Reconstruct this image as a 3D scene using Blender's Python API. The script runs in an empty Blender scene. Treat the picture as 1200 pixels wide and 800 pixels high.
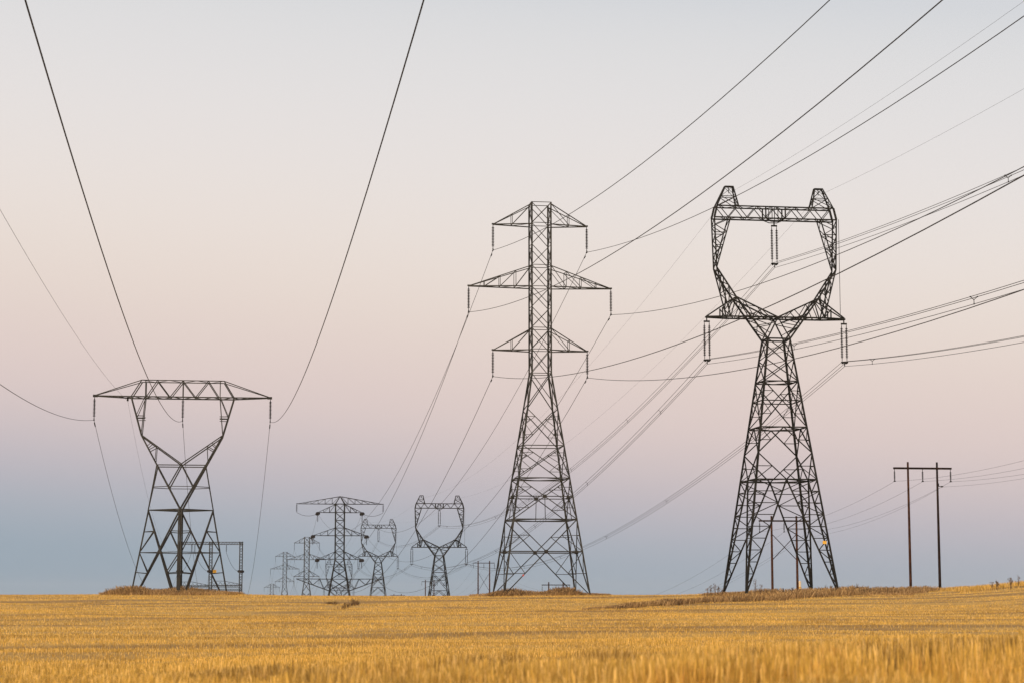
import bpy, math, random
import numpy as np
from mathutils import Vector

random.seed(7)
rng = np.random.default_rng(7)
SC = bpy.context.scene
COL = SC.collection
R = math.radians

# ------------------------------------------------------------------ camera, sky, sun, exposure
F = 2400.0                                   # focal length in pixels of a 1200 px wide frame (72 mm)
PITCH = math.atan(300 / 2400)
cam_d = bpy.data.cameras.new('camera')
cam_d.lens = 72.0
cam_d.sensor_width = 36.0
cam_d.clip_start = 0.5
cam_d.clip_end = 30000
cam_d.dof.use_dof = True
cam_d.dof.focus_distance = 250
cam_d.dof.aperture_fstop = 2.8
cam = bpy.data.objects.new('camera', cam_d)
COL.objects.link(cam)
cam.location = (0, 0, 0)
cam.rotation_euler = (R(90) + PITCH, 0, 0)
SC.camera = cam

world = bpy.data.worlds.new('World')
SC.world = world
world.use_nodes = True
wn, wl = world.node_tree.nodes, world.node_tree.links
wn.clear()


def srgb(r, g, b):
    def c(v):
        v /= 255.0
        return v / 12.92 if v <= 0.04045 else ((v + 0.055) / 1.055) ** 2.4
    return (c(r), c(g), c(b), 1)


SUN_EL, SUN_AZ = R(9), R(205)                # low, behind the camera and a little to its left; azimuth from +Y clockwise
w_out = wn.new('ShaderNodeOutputWorld')
w_bg = wn.new('ShaderNodeBackground')
w_add = wn.new('ShaderNodeMixShader')
w_add.inputs[0].default_value = 0.06
w_bg2 = wn.new('ShaderNodeBackground')
tc = wn.new('ShaderNodeTexCoord')
sep = wn.new('ShaderNodeSeparateXYZ')
wl.new(tc.outputs['Generated'], sep.inputs[0])
# the dusk belt: colour by elevation (z of the view direction)
mr = wn.new('ShaderNodeMapRange')
mr.inputs['From Min'].default_value = -0.02
mr.inputs['From Max'].default_value = 0.48
az_shift = wn.new('ShaderNodeMath'); az_shift.operation = 'MULTIPLY_ADD'   # the belt stands higher towards the left
az_shift.inputs[1].default_value = 0.07
wl.new(sep.outputs['X'], az_shift.inputs[0])
wl.new(sep.outputs['Z'], az_shift.inputs[2])
wl.new(az_shift.outputs[0], mr.inputs['Value'])
ramp = wn.new('ShaderNodeValToRGB')
ramp.color_ramp.interpolation = 'B_SPLINE'
SKY = [(-0.02, (146, 166, 181)), (0.010, (155, 171, 185)), (0.030, (174, 180, 191)), (0.048, (193, 187, 195)),
       (0.066, (210, 197, 199)), (0.086, (224, 206, 203)), (0.110, (230, 212, 206)), (0.138, (236, 221, 212)),
       (0.170, (239, 228, 221)), (0.205, (237, 230, 227)), (0.245, (232, 229, 229)), (0.29, (222, 223, 225)),
       (0.48, (182, 194, 212))]
cr = ramp.color_ramp
while len(cr.elements) < len(SKY):
    cr.elements.new(0.5)
for e, (z, c) in zip(cr.elements, SKY):
    e.position = (z + 0.02) / 0.50
for e, (z, c) in zip(cr.elements, SKY):
    e.position = (z + 0.02) / 0.50
    e.color = srgb(*c)
wl.new(mr.outputs[0], ramp.inputs[0])
# the afterglow on the sunset side, behind the camera
dot = wn.new('ShaderNodeVectorMath'); dot.operation = 'DOT_PRODUCT'
nrm = wn.new('ShaderNodeVectorMath'); nrm.operation = 'NORMALIZE'
wl.new(tc.outputs['Generated'], nrm.inputs[0])
wl.new(nrm.outputs[0], dot.inputs[0])
dot.inputs[1].default_value = (math.sin(SUN_AZ) * math.cos(R(6)), math.cos(SUN_AZ) * math.cos(R(6)), math.sin(R(6)))
gl = wn.new('ShaderNodeMapRange'); gl.interpolation_type = 'SMOOTHSTEP'
gl.inputs['From Min'].default_value = 0.15
gl.inputs['From Max'].default_value = 1.0
wl.new(dot.outputs['Value'], gl.inputs['Value'])
glow = wn.new('ShaderNodeMix'); glow.data_type = 'RGBA'; glow.blend_type = 'ADD'
glow.inputs[7].default_value = (1.7, 1.2, 0.72, 1)
wl.new(gl.outputs[0], glow.inputs[0])
wl.new(ramp.outputs[0], glow.inputs[6])
wl.new(glow.outputs[2], w_bg.inputs[0])
w_bg.inputs[1].default_value = 1.0
nis = wn.new('ShaderNodeTexSky')
nis.sky_type = 'NISHITA'
nis.sun_disc = False
nis.sun_elevation = R(4)
nis.sun_rotation = SUN_AZ
wl.new(nis.outputs[0], w_bg2.inputs[0])
w_bg2.inputs[1].default_value = 0.05
wl.new(w_bg.outputs[0], w_add.inputs[1])
wl.new(w_bg2.outputs[0], w_add.inputs[2])
wl.new(w_add.outputs[0], w_out.inputs['Surface'])

sun_d = bpy.data.lights.new('sun', 'SUN')
sun_d.energy = 1.7
sun_d.angle = R(12)
sun_d.color = (1.0, 0.84, 0.62)
sun = bpy.data.objects.new('sun', sun_d)
COL.objects.link(sun)
sdir = Vector((math.sin(SUN_AZ) * math.cos(SUN_EL), math.cos(SUN_AZ) * math.cos(SUN_EL), math.sin(SUN_EL)))
sun.rotation_euler = sdir.to_track_quat('Z', 'Y').to_euler()
sun.location = sdir * 200

SC.view_settings.view_transform = 'Standard'
SC.view_settings.look = 'None'
SC.view_settings.exposure = 0.0
SC.view_settings.gamma = 1.0
SC.render.engine = 'CYCLES'
SC.cycles.max_bounces = 5
SC.cycles.volume_bounces = 0
SC.render.film_transparent = False


# ------------------------------------------------------------------ helpers
def hgt(v, Y):
    """height above the eye of something seen v pixels down the picture at Y metres"""
    b = (400 - v) / F
    cp, sp = math.cos(PITCH), math.sin(PITCH)
    return Y * (sp + b * cp) / (cp - b * sp)


def xat(u, v, Y):
    b = (400 - v) / F
    return Y * ((u - 600) / F) / (math.cos(PITCH) - b * math.sin(PITCH))


def V(*a):
    return np.array(a, float)


TH = 1.0                                     # heavier sections for the heavier far towers of a line


class MB:
    def __init__(s):
        s.v, s.f = [], []

    def bar(s, p, q, w, h=None):
        """a straight steel section from p to q, w wide"""
        p, q = np.asarray(p, float), np.asarray(q, float)
        d = q - p
        L = np.linalg.norm(d)
        if L < 1e-6:
            return s
        d /= L
        up = V(0, 0, 1) if abs(d[2]) < 0.9 else V(0, 1, 0)
        a = np.cross(d, up); a /= np.linalg.norm(a)
        b = np.cross(a, d)
        h = (h or w) * TH
        w = w * TH
        n = len(s.v)
        for c in (p, q):
            for i, j in ((-1, -1), (1, -1), (1, 1), (-1, 1)):
                s.v.append(c + a * i * w / 2 + b * j * h / 2)
        s.f += [(n, n + 1, n + 5, n + 4), (n + 1, n + 2, n + 6, n + 5), (n + 2, n + 3, n + 7, n + 6),
                (n + 3, n, n + 4, n + 7), (n + 3, n + 2, n + 1, n), (n + 4, n + 5, n + 6, n + 7)]
        return s

    def angle(s, p, q, w, inx, iny, t=0.03):
        """an L-shaped leg section whose two flanges point towards inx and iny"""
        p, q = np.asarray(p, float), np.asarray(q, float)
        w, t = w * TH, t * TH
        prof = [(0, 0), (w, 0), (w, t), (t, t), (t, w), (0, w)]
        n = len(s.v)
        for c in (p, q):
            for x, y in prof:
                s.v.append(c + V((x - w * .3) * inx, (y - w * .3) * iny, 0))
        for i in range(6):
            j = (i + 1) % 6
            s.f.append((n + i, n + j, n + 6 + j, n + 6 + i))
        s.f.append(tuple(range(n + 5, n - 1, -1)))
        s.f.append(tuple(range(n + 6, n + 12)))
        return s

    def tube(s, pts, r, k=5):
        pts = [np.asarray(p, float) for p in pts]
        n0 = len(s.v)
        N = len(pts)
        for i, p in enumerate(pts):
            d = pts[min(i + 1, N - 1)] - pts[max(i - 1, 0)]
            d /= (np.linalg.norm(d) + 1e-12)
            up = V(0, 0, 1) if abs(d[2]) < 0.95 else V(0, 1, 0)
            a = np.cross(d, up); a /= np.linalg.norm(a)
            b = np.cross(a, d)
            rr = r[i] if hasattr(r, '__len__') else r
            for j in range(k):
                t = 2 * math.pi * j / k
                s.v.append(p + a * rr * math.cos(t) + b * rr * math.sin(t))
        for i in range(N - 1):
            for j in range(k):
                j2 = (j + 1) % k
                s.f.append((n0 + i * k + j, n0 + i * k + j2, n0 + (i + 1) * k + j2, n0 + (i + 1) * k + j))
        s.f.append(tuple(n0 + j for j in range(k - 1, -1, -1)))
        s.f.append(tuple(n0 + (N - 1) * k + j for j in range(k)))
        return s

    def zig(s, p0, p1, q0, q1, n, w, start=0):
        """n lacing bars that zigzag between the chords p0-p1 and q0-q1"""
        p0, p1, q0, q1 = (np.asarray(a, float) for a in (p0, p1, q0, q1))
        last = None
        for i in range(n + 1):
            t = i / n
            c = (p0 + (p1 - p0) * t) if (i + start) % 2 == 0 else (q0 + (q1 - q0) * t)
            if last is not None:
                s.bar(last, c, w)
            last = c
        return s

    def build(s, name, mat, parent=None):
        me = bpy.data.meshes.new(name)
        me.from_pydata([tuple(map(float, v)) for v in s.v], [], s.f)
        me.materials.append(mat)
        o = bpy.data.objects.new(name, me)
        COL.objects.link(o)
        o.parent = parent
        return o


def tag(o, label, cat, group=None, kind=None):
    o['label'] = label
    o['category'] = cat
    if group:
        o['group'] = group
    if kind:
        o['kind'] = kind
    return o


def empty(name, loc, rz=0.0):
    o = bpy.data.objects.new(name, None)
    COL.objects.link(o)
    o.location = loc
    o.rotation_euler = (0, 0, rz)
    return o


def copy_tree(o, parent=None, skip=()):
    c = o.copy()
    COL.objects.link(c)
    c.parent = parent
    for ch in [x for x in bpy.data.objects if x.parent == o]:
        if ch.name.split('.')[0] not in skip:
            copy_tree(ch, c, skip)
    return c


# ------------------------------------------------------------------ materials
def mat(name, col, rough=0.6, metal=0.0, spread=0.0, scale=3.0, second=None, island=0.0, spec=None):
    m = bpy.data.materials.new(name)
    m.use_nodes = True
    n, l = m.node_tree.nodes, m.node_tree.links
    b = n['Principled BSDF']
    b.inputs['Roughness'].default_value = rough
    b.inputs['Metallic'].default_value = metal
    if spec is not None:
        b.inputs['Specular IOR Level'].default_value = spec
    g = n.new('ShaderNodeNewGeometry')
    nz = n.new('ShaderNodeTexNoise')
    nz.inputs['Scale'].default_value = scale
    nz.inputs['Detail'].default_value = 4
    l.new(g.outputs['Position'], nz.inputs['Vector'])
    mx = n.new('ShaderNodeMix'); mx.data_type = 'RGBA'
    mx.inputs[6].default_value = (*col, 1)
    mx.inputs[7].default_value = (*(second or tuple(c * (1 + spread) for c in col)), 1)
    mrn = n.new('ShaderNodeMapRange')
    mrn.inputs['From Min'].default_value = 0.35
    mrn.inputs['From Max'].default_value = 0.65
    l.new(nz.outputs[0], mrn.inputs['Value'])
    l.new(mrn.outputs[0], mx.inputs[0])
    outc = mx.outputs[2]
    if island:
        hv = n.new('ShaderNodeHueSaturation')
        mm = n.new('ShaderNodeMapRange')
        mm.inputs['To Min'].default_value = 1 - island
        mm.inputs['To Max'].default_value = 1 + island
        l.new(g.outputs['Random Per Island'], mm.inputs['Value'])
        l.new(mm.outputs[0], hv.inputs['Value'])
        l.new(outc, hv.inputs['Color'])
        outc = hv.outputs[0]
    l.new(outc, b.inputs['Base Color'])
    return m


M_STEEL = mat('galvanised_steel', (0.019, 0.019, 0.018), 0.75, 0.0, second=(0.042, 0.041, 0.037), scale=0.8, spec=0.15)
M_STEEL2 = mat('weathered_steel', (0.009, 0.009, 0.008), 0.8, 0.0, second=(0.022, 0.021, 0.019), scale=0.8, spec=0.1)
M_INS = mat('glazed_porcelain', (0.012, 0.010, 0.010), 0.7, 0.0, spread=0.4, scale=2, spec=0.2)
M_WIRE = mat('aluminium_cable', (0.022, 0.020, 0.022), 0.7, 0.0, spread=0.3, scale=0.5, spec=0.2)
M_WOOD = mat('creosoted_wood', (0.026, 0.013, 0.008), 0.9, 0.0, second=(0.075, 0.030, 0.015), scale=2.2, spec=0.05)
M_WOOD2 = mat('blackened_wood', (0.012, 0.009, 0.008), 0.9, 0.0, second=(0.028, 0.015, 0.011), scale=2.2, spec=0.05)
M_ORANGE = mat('orange_sign', (0.60, 0.33, 0.03), 0.6, spread=0.2)
M_RED = mat('red_sign', (0.40, 0.05, 0.03), 0.6, spread=0.1)
M_CREAM = mat('cream_post_paint', (0.75, 0.60, 0.40), 0.6, spread=0.1)


def field_mat(name, a, b_, c, island, trans=0.25, pale=(0.80, 0.58, 0.26)):
    """straw: two mixed tones in broad patches, darker brown patches and bands, and a tone of its own per stalk"""
    m = bpy.data.materials.new(name)
    m.use_nodes = True
    n, l = m.node_tree.nodes, m.node_tree.links
    b = n['Principled BSDF']
    b.inputs['Roughness'].default_value = 0.75
    b.inputs['Specular IOR Level'].default_value = 0.15
    g = n.new('ShaderNodeNewGeometry')
    mp = n.new('ShaderNodeMapping')
    mp.inputs['Scale'].default_value = (0.05, 0.16, 0.0)
    mp.inputs['Rotation'].default_value = (0, 0, 0.12)
    l.new(g.outputs['Position'], mp.inputs['Vector'])
    n1 = n.new('ShaderNodeTexNoise'); n1.inputs['Scale'].default_value = 1.0; n1.inputs['Detail'].default_value = 5
    l.new(mp.outputs[0], n1.inputs['Vector'])
    r1 = n.new('ShaderNodeMapRange'); r1.inputs['From Min'].default_value = 0.36; r1.inputs['From Max'].default_value = 0.64
    l.new(n1.outputs[0], r1.inputs['Value'])
    x1 = n.new('ShaderNodeMix'); x1.data_type = 'RGBA'
    x1.inputs[6].default_value = (*a, 1); x1.inputs[7].default_value = (*b_, 1)
    l.new(r1.outputs[0], x1.inputs[0])
    mp2 = n.new('ShaderNodeMapping')
    mp2.inputs['Scale'].default_value = (0.10, 0.12, 0.0)
    mp2.inputs['Location'].default_value = (13, 7, 0)
    l.new(g.outputs['Position'], mp2.inputs['Vector'])
    n2 = n.new('ShaderNodeTexNoise'); n2.inputs['Scale'].default_value = 1.0; n2.inputs['Detail'].default_value = 6
    n2.inputs['Roughness'].default_value = 0.65
    l.new(mp2.outputs[0], n2.inputs['Vector'])
    r2 = n.new('ShaderNodeMapRange'); r2.inputs['From Min'].default_value = 0.52; r2.inputs['From Max'].default_value = 0.70
    l.new(n2.outputs[0], r2.inputs['Value'])
    x2 = n.new('ShaderNodeMix'); x2.data_type = 'RGBA'
    wv = n.new('ShaderNodeTexWave')             # thin wavering bands of the darker tone across the field
    wv.wave_type = 'BANDS'; wv.bands_direction = 'Y'
    wv.inputs['Scale'].default_value = 0.033
    wv.inputs['Distortion'].default_value = 2.2
    wv.inputs['Detail'].default_value = 3
    wv.inputs['Detail Scale'].default_value = 0.9
    mp3 = n.new('ShaderNodeMapping')
    mp3.inputs['Rotation'].default_value = (0, 0, -0.16)
    mp3.inputs['Scale'].default_value = (0.5, 1, 0)
    l.new(g.outputs['Position'], mp3.inputs['Vector'])
    l.new(mp3.outputs[0], wv.inputs['Vector'])
    rw = n.new('ShaderNodeMapRange'); rw.inputs['From Min'].default_value = 0.68; rw.inputs['From Max'].default_value = 0.98
    rw.inputs['To Max'].default_value = 0.75
    l.new(wv.outputs['Color'], rw.inputs['Value'])
    mxm = n.new('ShaderNodeMath'); mxm.operation = 'MAXIMUM'
    l.new(r2.outputs[0], mxm.inputs[0]); l.new(rw.outputs[0], mxm.inputs[1])
    l.new(mxm.outputs[0], x2.inputs[0])
    l.new(x1.outputs[2], x2.inputs[6])
    x2.inputs[7].default_value = (*c, 1)
    n2.inputs['Detail'].default_value = 9
    hv = n.new('ShaderNodeHueSaturation')
    mm = n.new('ShaderNodeMapRange')
    mm.inputs['To Min'].default_value = 1 - island
    mm.inputs['To Max'].default_value = 1 + island * 0.6
    l.new(g.outputs['Random Per Island'], mm.inputs['Value'])
    l.new(mm.outputs[0], hv.inputs['Value'])
    pc = n.new('ShaderNodeMapRange')
    pc.inputs['From Min'].default_value = 0.72
    pc.inputs['From Max'].default_value = 0.80
    pc.inputs['To Max'].default_value = 0.4
    l.new(g.outputs['Random Per Island'], pc.inputs['Value'])
    x3 = n.new('ShaderNodeMix'); x3.data_type = 'RGBA'
    l.new(x2.outputs[2], x3.inputs[6])
    x3.inputs[7].default_value = (*pale, 1)
    if island:
        l.new(pc.outputs[0], x3.inputs[0])
    else:
        x3.inputs[0].default_value = 0
    l.new(x3.outputs[2], hv.inputs['Color'])
    l.new(hv.outputs[0], b.inputs['Base Color'])
    if trans:
        tr = n.new('ShaderNodeBsdfTranslucent')
        l.new(hv.outputs[0], tr.inputs['Color'])
        ms = n.new('ShaderNodeMixShader'); ms.inputs[0].default_value = trans
        l.new(b.outputs[0], ms.inputs[1]); l.new(tr.outputs[0], ms.inputs[2])
        l.new(ms.outputs[0], n['Material Output'].inputs['Surface'])
    return m


M_STRAW = field_mat('wheat_stubble', (0.79, 0.485, 0.095), (0.70, 0.445, 0.11), (0.36, 0.205, 0.055), 0.50)
M_SOIL = field_mat('straw_covered_soil', (0.54, 0.31, 0.065), (0.46, 0.28, 0.075), (0.25, 0.145, 0.05), 0.0, 0)
M_DRY = field_mat('dry_grass', (0.47, 0.295, 0.12), (0.42, 0.26, 0.115), (0.24, 0.14, 0.065), 0.6, pale=(0.62, 0.43, 0.20))
M_RUT = field_mat('trampled_stalks', (0.13, 0.075, 0.032), (0.11, 0.065, 0.03), (0.10, 0.06, 0.03), 0.4, 0.1, pale=(0.2, 0.12, 0.05))
M_WEED = field_mat('dead_weeds', (0.16, 0.10, 0.055), (0.12, 0.08, 0.05), (0.09, 0.06, 0.04), 0.4, 0.1, pale=(0.2, 0.13, 0.07))


# ------------------------------------------------------------------ ground
def sm(a, b, x):
    t = np.clip((x - a) / (b - a), 0, 1)
    return t * t * (3 - 2 * t)


GY = [-80, 0, 12, 17, 24, 40, 60, 80, 120, 180, 255, 300, 325, 420, 560, 656, 914, 1012, 1220, 1348, 1672, 2500, 9000]
GZ = [-2.3, -1.5, -1.12, -1.0, -0.95, -1.38, -1.85, -2.08, -2.08, -1.42, 0.10, 0.16, -0.1, -7, -14, -17.9, -16.8, -20.6, -28.6,
      -20.5, -39, -60, -130]
RX = [-300, -64, -42, -16, -5, 12, 32, 48, 58, 70, 100, 300]
RZ = [0.3, 0.18, 0.15, 0.0, 0.0, 0.08, 0.18, 0.34, 0.90, 2.0, 3.2, 4.5]
_ph = rng.uniform(0, 6.28, 24)


def ground(x, y):
    x = np.asarray(x, float); y = np.asarray(y, float)
    z = np.interp(y, GY, GZ)
    z = z + np.interp(x, RX, RZ) * sm(60, 250, y) * (1 - 0.25 * sm(260, 320, y)) * (1 - sm(330, 520, y))
    z = z + np.clip(x, -40, 40) * .026 * sm(4, 18, y) * (1 - sm(30, 110, y))
    # swells of the ploughed ground, only as high as a hand
    k = sm(14, 40, y) * (1 - sm(230, 280, y))
    u = 0
    for i, (ax, ay, am) in enumerate(((.03, .55, .05), (-.02, .31, .06), (.11, .23, .05), (.05, .83, .03), (-.09, .43, .035), (.17, .12, .06))):
        u = u + am * np.sin(ax * x + ay * y + _ph[i] + 1.2 * np.sin(.05 * x + _ph[i + 8]))
    z = z + u * k * 1.0
    z = z + .15 * np.sin(.33 * y - .05 * x + 1.1 * np.sin(.06 * x + 1) + .6) * sm(26, 42, y) * (1 - sm(100, 150, y))
    # knolls that carry two of the far pole pairs
    z = z + 9 * np.exp(-(((x + 12) ** 2 + (y - 871) ** 2) / 45 ** 2)) + 8 * np.exp(-(((x + 47) ** 2 + (y - 1170) ** 2) / 45 ** 2))
    # low mounds at the tower feet
    for mx_, my_, mw, mh in ((-42, 264, 9, .35), (3.6, 262, 9, .30), (33, 252, 12, .2)):
        z = z + mh * np.exp(-(((x - mx_) / mw) ** 2 + ((y - my_) / 8) ** 2))
    return z


ys = np.concatenate([np.linspace(-80, 10, 12), np.linspace(12, 120, 150), np.linspace(121, 330, 160),
                     np.linspace(335, 1800, 90), np.geomspace(1850, 9000, 12)])
us = np.linspace(-1, 1, 181)
GXX = us[None, :] * (70 + 0.75 * np.abs(ys))[:, None]
GYY = np.repeat(ys[:, None], len(us), 1)
GZZ = ground(GXX, GYY)
me = bpy.data.meshes.new('field_ground')
nv = GXX.size
me.vertices.add(nv)
me.vertices.foreach_set('co', np.stack([GXX, GYY, GZZ], -1).astype(np.float32).ravel())
nx, ny = len(us), len(ys)
i0 = (np.arange(ny - 1)[:, None] * nx + np.arange(nx - 1)[None, :]).ravel()
q = np.stack([i0, i0 + 1, i0 + nx + 1, i0 + nx], 1).astype(np.int32)
me.loops.add(q.size)
me.loops.foreach_set('vertex_index', q.ravel())
me.polygons.add(len(q))
me.polygons.foreach_set('loop_start', np.arange(0, q.size, 4, dtype=np.int32))
me.polygons.foreach_set('loop_total', np.full(len(q), 4, np.int32))
me.update()
me.polygons.foreach_set('use_smooth', np.ones(len(q), bool))
me.materials.append(M_SOIL)
go = bpy.data.objects.new('field_ground', me)
COL.objects.link(go)
go['kind'] = 'structure'


# ------------------------------------------------------------------ stubble and grasses (numpy blades)
class Blades:
    """thousands of thin stalks gathered into one mesh"""
    def __init__(s):
        s.P, s.n = [], 0

    def add(s, x, y, h, w, lean, z=None, bend=0.0, sink=0.02):
        N = len(x)
        z = ground(x, y) if z is None else z
        az = rng.uniform(0, 2 * np.pi, N)              # which way the blade is turned
        fx, fy = np.cos(az) * w / 2, np.sin(az) * w / 2
        la = rng.uniform(0, 2 * np.pi, N)
        lx, ly = np.cos(la) * lean * h, np.sin(la) * lean * h
        lx = lx + bend * h
        b0 = np.stack([x - fx, y - fy, z - sink], 1)
        b1 = np.stack([x + fx, y + fy, z - sink], 1)
        t1 = np.stack([x + fx * .75 + lx, y + fy * .75 + ly, z + h], 1)
        t0 = np.stack([x - fx * .75 + lx, y - fy * .75 + ly, z + h * rng.uniform(.86, 1.0, N)], 1)
        s.P.append(np.stack([b0, b1, t1, t0], 1).reshape(-1, 3))

    def build(s, name, m, label, cat):
        P = np.concatenate(s.P)
        me = bpy.data.meshes.new(name)
        me.vertices.add(len(P))
        me.vertices.foreach_set('co', P.astype(np.float32).ravel())
        n = len(P) // 4
        me.loops.add(n * 4)
        me.loops.foreach_set('vertex_index', np.arange(n * 4, dtype=np.int32))
        me.polygons.add(n)
        me.polygons.foreach_set('loop_start', np.arange(0, n * 4, 4, dtype=np.int32))
        me.polygons.foreach_set('loop_total', np.full(n, 4, np.int32))
        me.update()
        me.materials.append(m)
        o = bpy.data.objects.new(name, me)
        COL.objects.link(o)
        tag(o, label, cat, kind='stuff')
        return o


def scatter(y0, y1, n, half=0.27, pad=5.5):
    """n points spread evenly over the trapezoid of field between y0 and y1"""
    y = np.sqrt(rng.uniform(y0 ** 2, y1 ** 2, n))
    x = rng.uniform(-1, 1, n) * (half * y + pad)
    return x, y


def tone(x, y, sc, seed):
    r = np.random.default_rng(seed)
    u = np.zeros_like(x)
    for i in range(7):
        a = r.uniform(0, np.pi); k = sc * r.uniform(.5, 2.2)
        u += np.sin(k * (np.cos(a) * x * .6 + np.sin(a) * y) + r.uniform(0, 6.28))
    return u / 3.0


def stubble():
    B = Blades()
    for y0, y1, tufts, per, spread, h, w in ((12.0, 20, 30000, 9, .045, .33, .008), (20, 32, 38000, 8, .055, .31, .010),
                                             (32, 60, 44000, 6, .10, .17, .012), (60, 110, 56000, 5, .2, .14, .016),
                                             (110, 190, 60000, 4, .4, .13, .024), (190, 322, 70000, 4, .6, .13, .034)):
        cx, cy = scatter(y0, y1, tufts)
        # drill swaths and wheel lines: stalks thin out along them
        st = cy * math.cos(.10) - cx * math.sin(.10) + .25 * np.sin(cx * .21 + 1.3)
        sp = 4.6 if y0 < 60 else 11.0
        lane = np.abs(((st / sp) % 1) - .5) * sp
        prob = .72 + .28 * tone(cx, cy, 1.6 if y0 < 60 else .35, 3)
        prob = prob * np.where(lane < (.5 if y0 < 60 else 1.5), .30, 1.0)
        if y0 < 40:
            prob = prob * np.clip(.5 + 1.3 * tone(cx, cy * .6, 4.5, 21), .04, 1)
        keep = rng.uniform(0, 1, tufts) < prob
        cx, cy = cx[keep], cy[keep]
        # drilled rows: pull each tuft towards the nearest seed row
        rowd = 0.30
        th = 0.10
        s_ = (cy * math.cos(th) - cx * math.sin(th)) / rowd
        off = (np.round(s_) - s_) * rowd * 0.7
        cy = cy + off * math.cos(th); cx = cx - off * math.sin(th)
        x = np.repeat(cx, per) + rng.normal(0, spread, len(cx) * per)
        y = np.repeat(cy, per) + rng.normal(0, spread * .6, len(cx) * per)
        th_ = np.clip(1 + (.30 if y0 < 40 else .22) * tone(x, y, 2.2 if y0 < 40 else .8, 11), .5, 1.5)
        hh = h * th_ * rng.uniform(.65, 1.15, len(x)) * (1 + .22 * np.clip(x / 8, -1, 1.3) * (y < 32))
        hh = hh * (1 - .45 * sm(18 + x * .7, 31 + x * .7, y) * (y0 < 32))
        B.add(x, y, hh, w * rng.uniform(.6, 1.3, len(x)), rng.uniform(0, .22, len(x)))
        # loose straw lying between the rows
        m = int(tufts * .9)
        x, y = scatter(y0, y1, m)
        B.add(x, y, .08 * np.ones(m), w * 1.0 * np.ones(m), rng.uniform(.8, 2.2, m))
    return B.build('wheat_stubble', M_STRAW, 'golden stubble stalks covering the whole harvested field', 'stubble')


stubble()


def patch(B, n, cx, cy, rx, ry, h, w, lean=.25, bend=.0):
    r = np.sqrt(rng.uniform(0, 1, n)); a = rng.uniform(0, 2 * np.pi, n)
    x = cx + rx * r * np.cos(a); y = cy + ry * r * np.sin(a)
    hh = h * (1.12 - .65 * r ** 2) * rng.uniform(.5, 1.12, n) * np.clip(1 + .25 * tone(x, y, 1.1, 5), .5, 1.5)
    B.add(x, y, hh, w * rng.uniform(.5, 1.3, n), rng.uniform(0, lean, n) * 2, bend=bend)


A_X, A_Y = xat(210, 692, 264), 264.0
B_X, B_Y = xat(633.5, 695, 262), 262.0
C_X, C_Y = xat(914.0, 694, 252), 252.0
D_X, D_Y = xat(1084.5, 690, 312), 312.0

G = Blades()
patch(G, 9000, A_X - .6, A_Y - 2, 9.2, 6, .6, .05, .5)
patch(G, 3600, A_X - 5.6, A_Y - 4, 3.0, 3, .95, .05, .5, -.1)
patch(G, 3000, A_X + .8, A_Y - 4, 3.2, 3, .75, .05, .5, -.1)
G.build('tall_dry_grass', M_DRY, 'mound of tall brown grass around the feet of the flat-topped tower', 'tall grass')
G = Blades()
patch(G, 8000, B_X, B_Y - 2, 9.0, 6, .4, .05, .5)
patch(G, 3600, B_X - 4.2, B_Y - 5, 2.8, 2.5, .7, .05, .5, .1)
patch(G, 3600, B_X + 2.6, B_Y - 5, 2.4, 2.5, .75, .05, .5, .1)
G.build('tall_dry_grass', M_DRY, 'mound of tall brown grass around the feet of the six-armed middle tower', 'tall grass')
G = Blades()
patch(G, 9000, C_X + 3, C_Y - 2, 13, 6, .6, .05, .5)
patch(G, 3600, C_X + 11, C_Y + 4, 8, 4, .9, .05, .5)
pl = np.array([(6.5, 190), (11, 200), (17, 211), (25, 224), (33, 238), (43, 251), (52, 264), (63, 284)])
seg = rng.uniform(0, len(pl) - 1, 26000)
i_ = seg.astype(int); t_ = (seg - i_)[:, None]
pp = pl[i_] * (1 - t_) + pl[i_ + 1] * t_
off = rng.normal(0, 1.0, len(seg)) * np.interp(seg, [0, 1, 3, 7], [.4, .8, 1.3, 1.9])
x = pp[:, 0] + off * .2; y = pp[:, 1] + off * 1.4
hh = np.interp(seg, [0, 1, 3, 5, 7], [.2, .42, .72, .8, .3]) * rng.uniform(.45, 1.1, len(seg)) * np.clip(1 + .3 * tone(x, y, .7, 6), .4, 1.5)
G.add(x, y, hh, .045 * rng.uniform(.5, 1.4, len(seg)), rng.uniform(0, .7, len(seg)), bend=.12)
G.build('tall_dry_grass', M_DRY, 'long strip of tall tan grass running up to the window-topped tower and wooden poles', 'tall grass')
G = Blades()
n = 9000
x = rng.uniform(54, 86, n); y = 258 + (x - 62) * .5 + rng.normal(0, 4, n)
G.add(x, y, rng.uniform(.15, .6, n), .035 * rng.uniform(.5, 1.4, n), rng.uniform(0, .6, n))
G.build('tall_dry_grass', M_STRAW, 'fringe of pale dry grass along the crest at the right of the field', 'tall grass')


def weeds(name, label, pts):
    B = Blades()
    for x, y, h in pts:
        N = 26
        z0 = float(ground(x, y))
        B.add(np.full(6, x) + rng.normal(0, .05, 6), np.full(6, y), h * rng.uniform(.6, 1, 6), np.full(6, .035), rng.uniform(0, .12, 6))
        zz = z0 + h * rng.uniform(.35, 1.0, N)
        B.add(x + rng.normal(0, .09, N) * h, y + rng.normal(0, .09, N) * h, rng.uniform(.08, .2, N), rng.uniform(.03, .09, N),
              rng.uniform(.2, 1.1, N), z=zz)
    return B.build(name, M_WEED, label, 'weeds')


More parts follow.
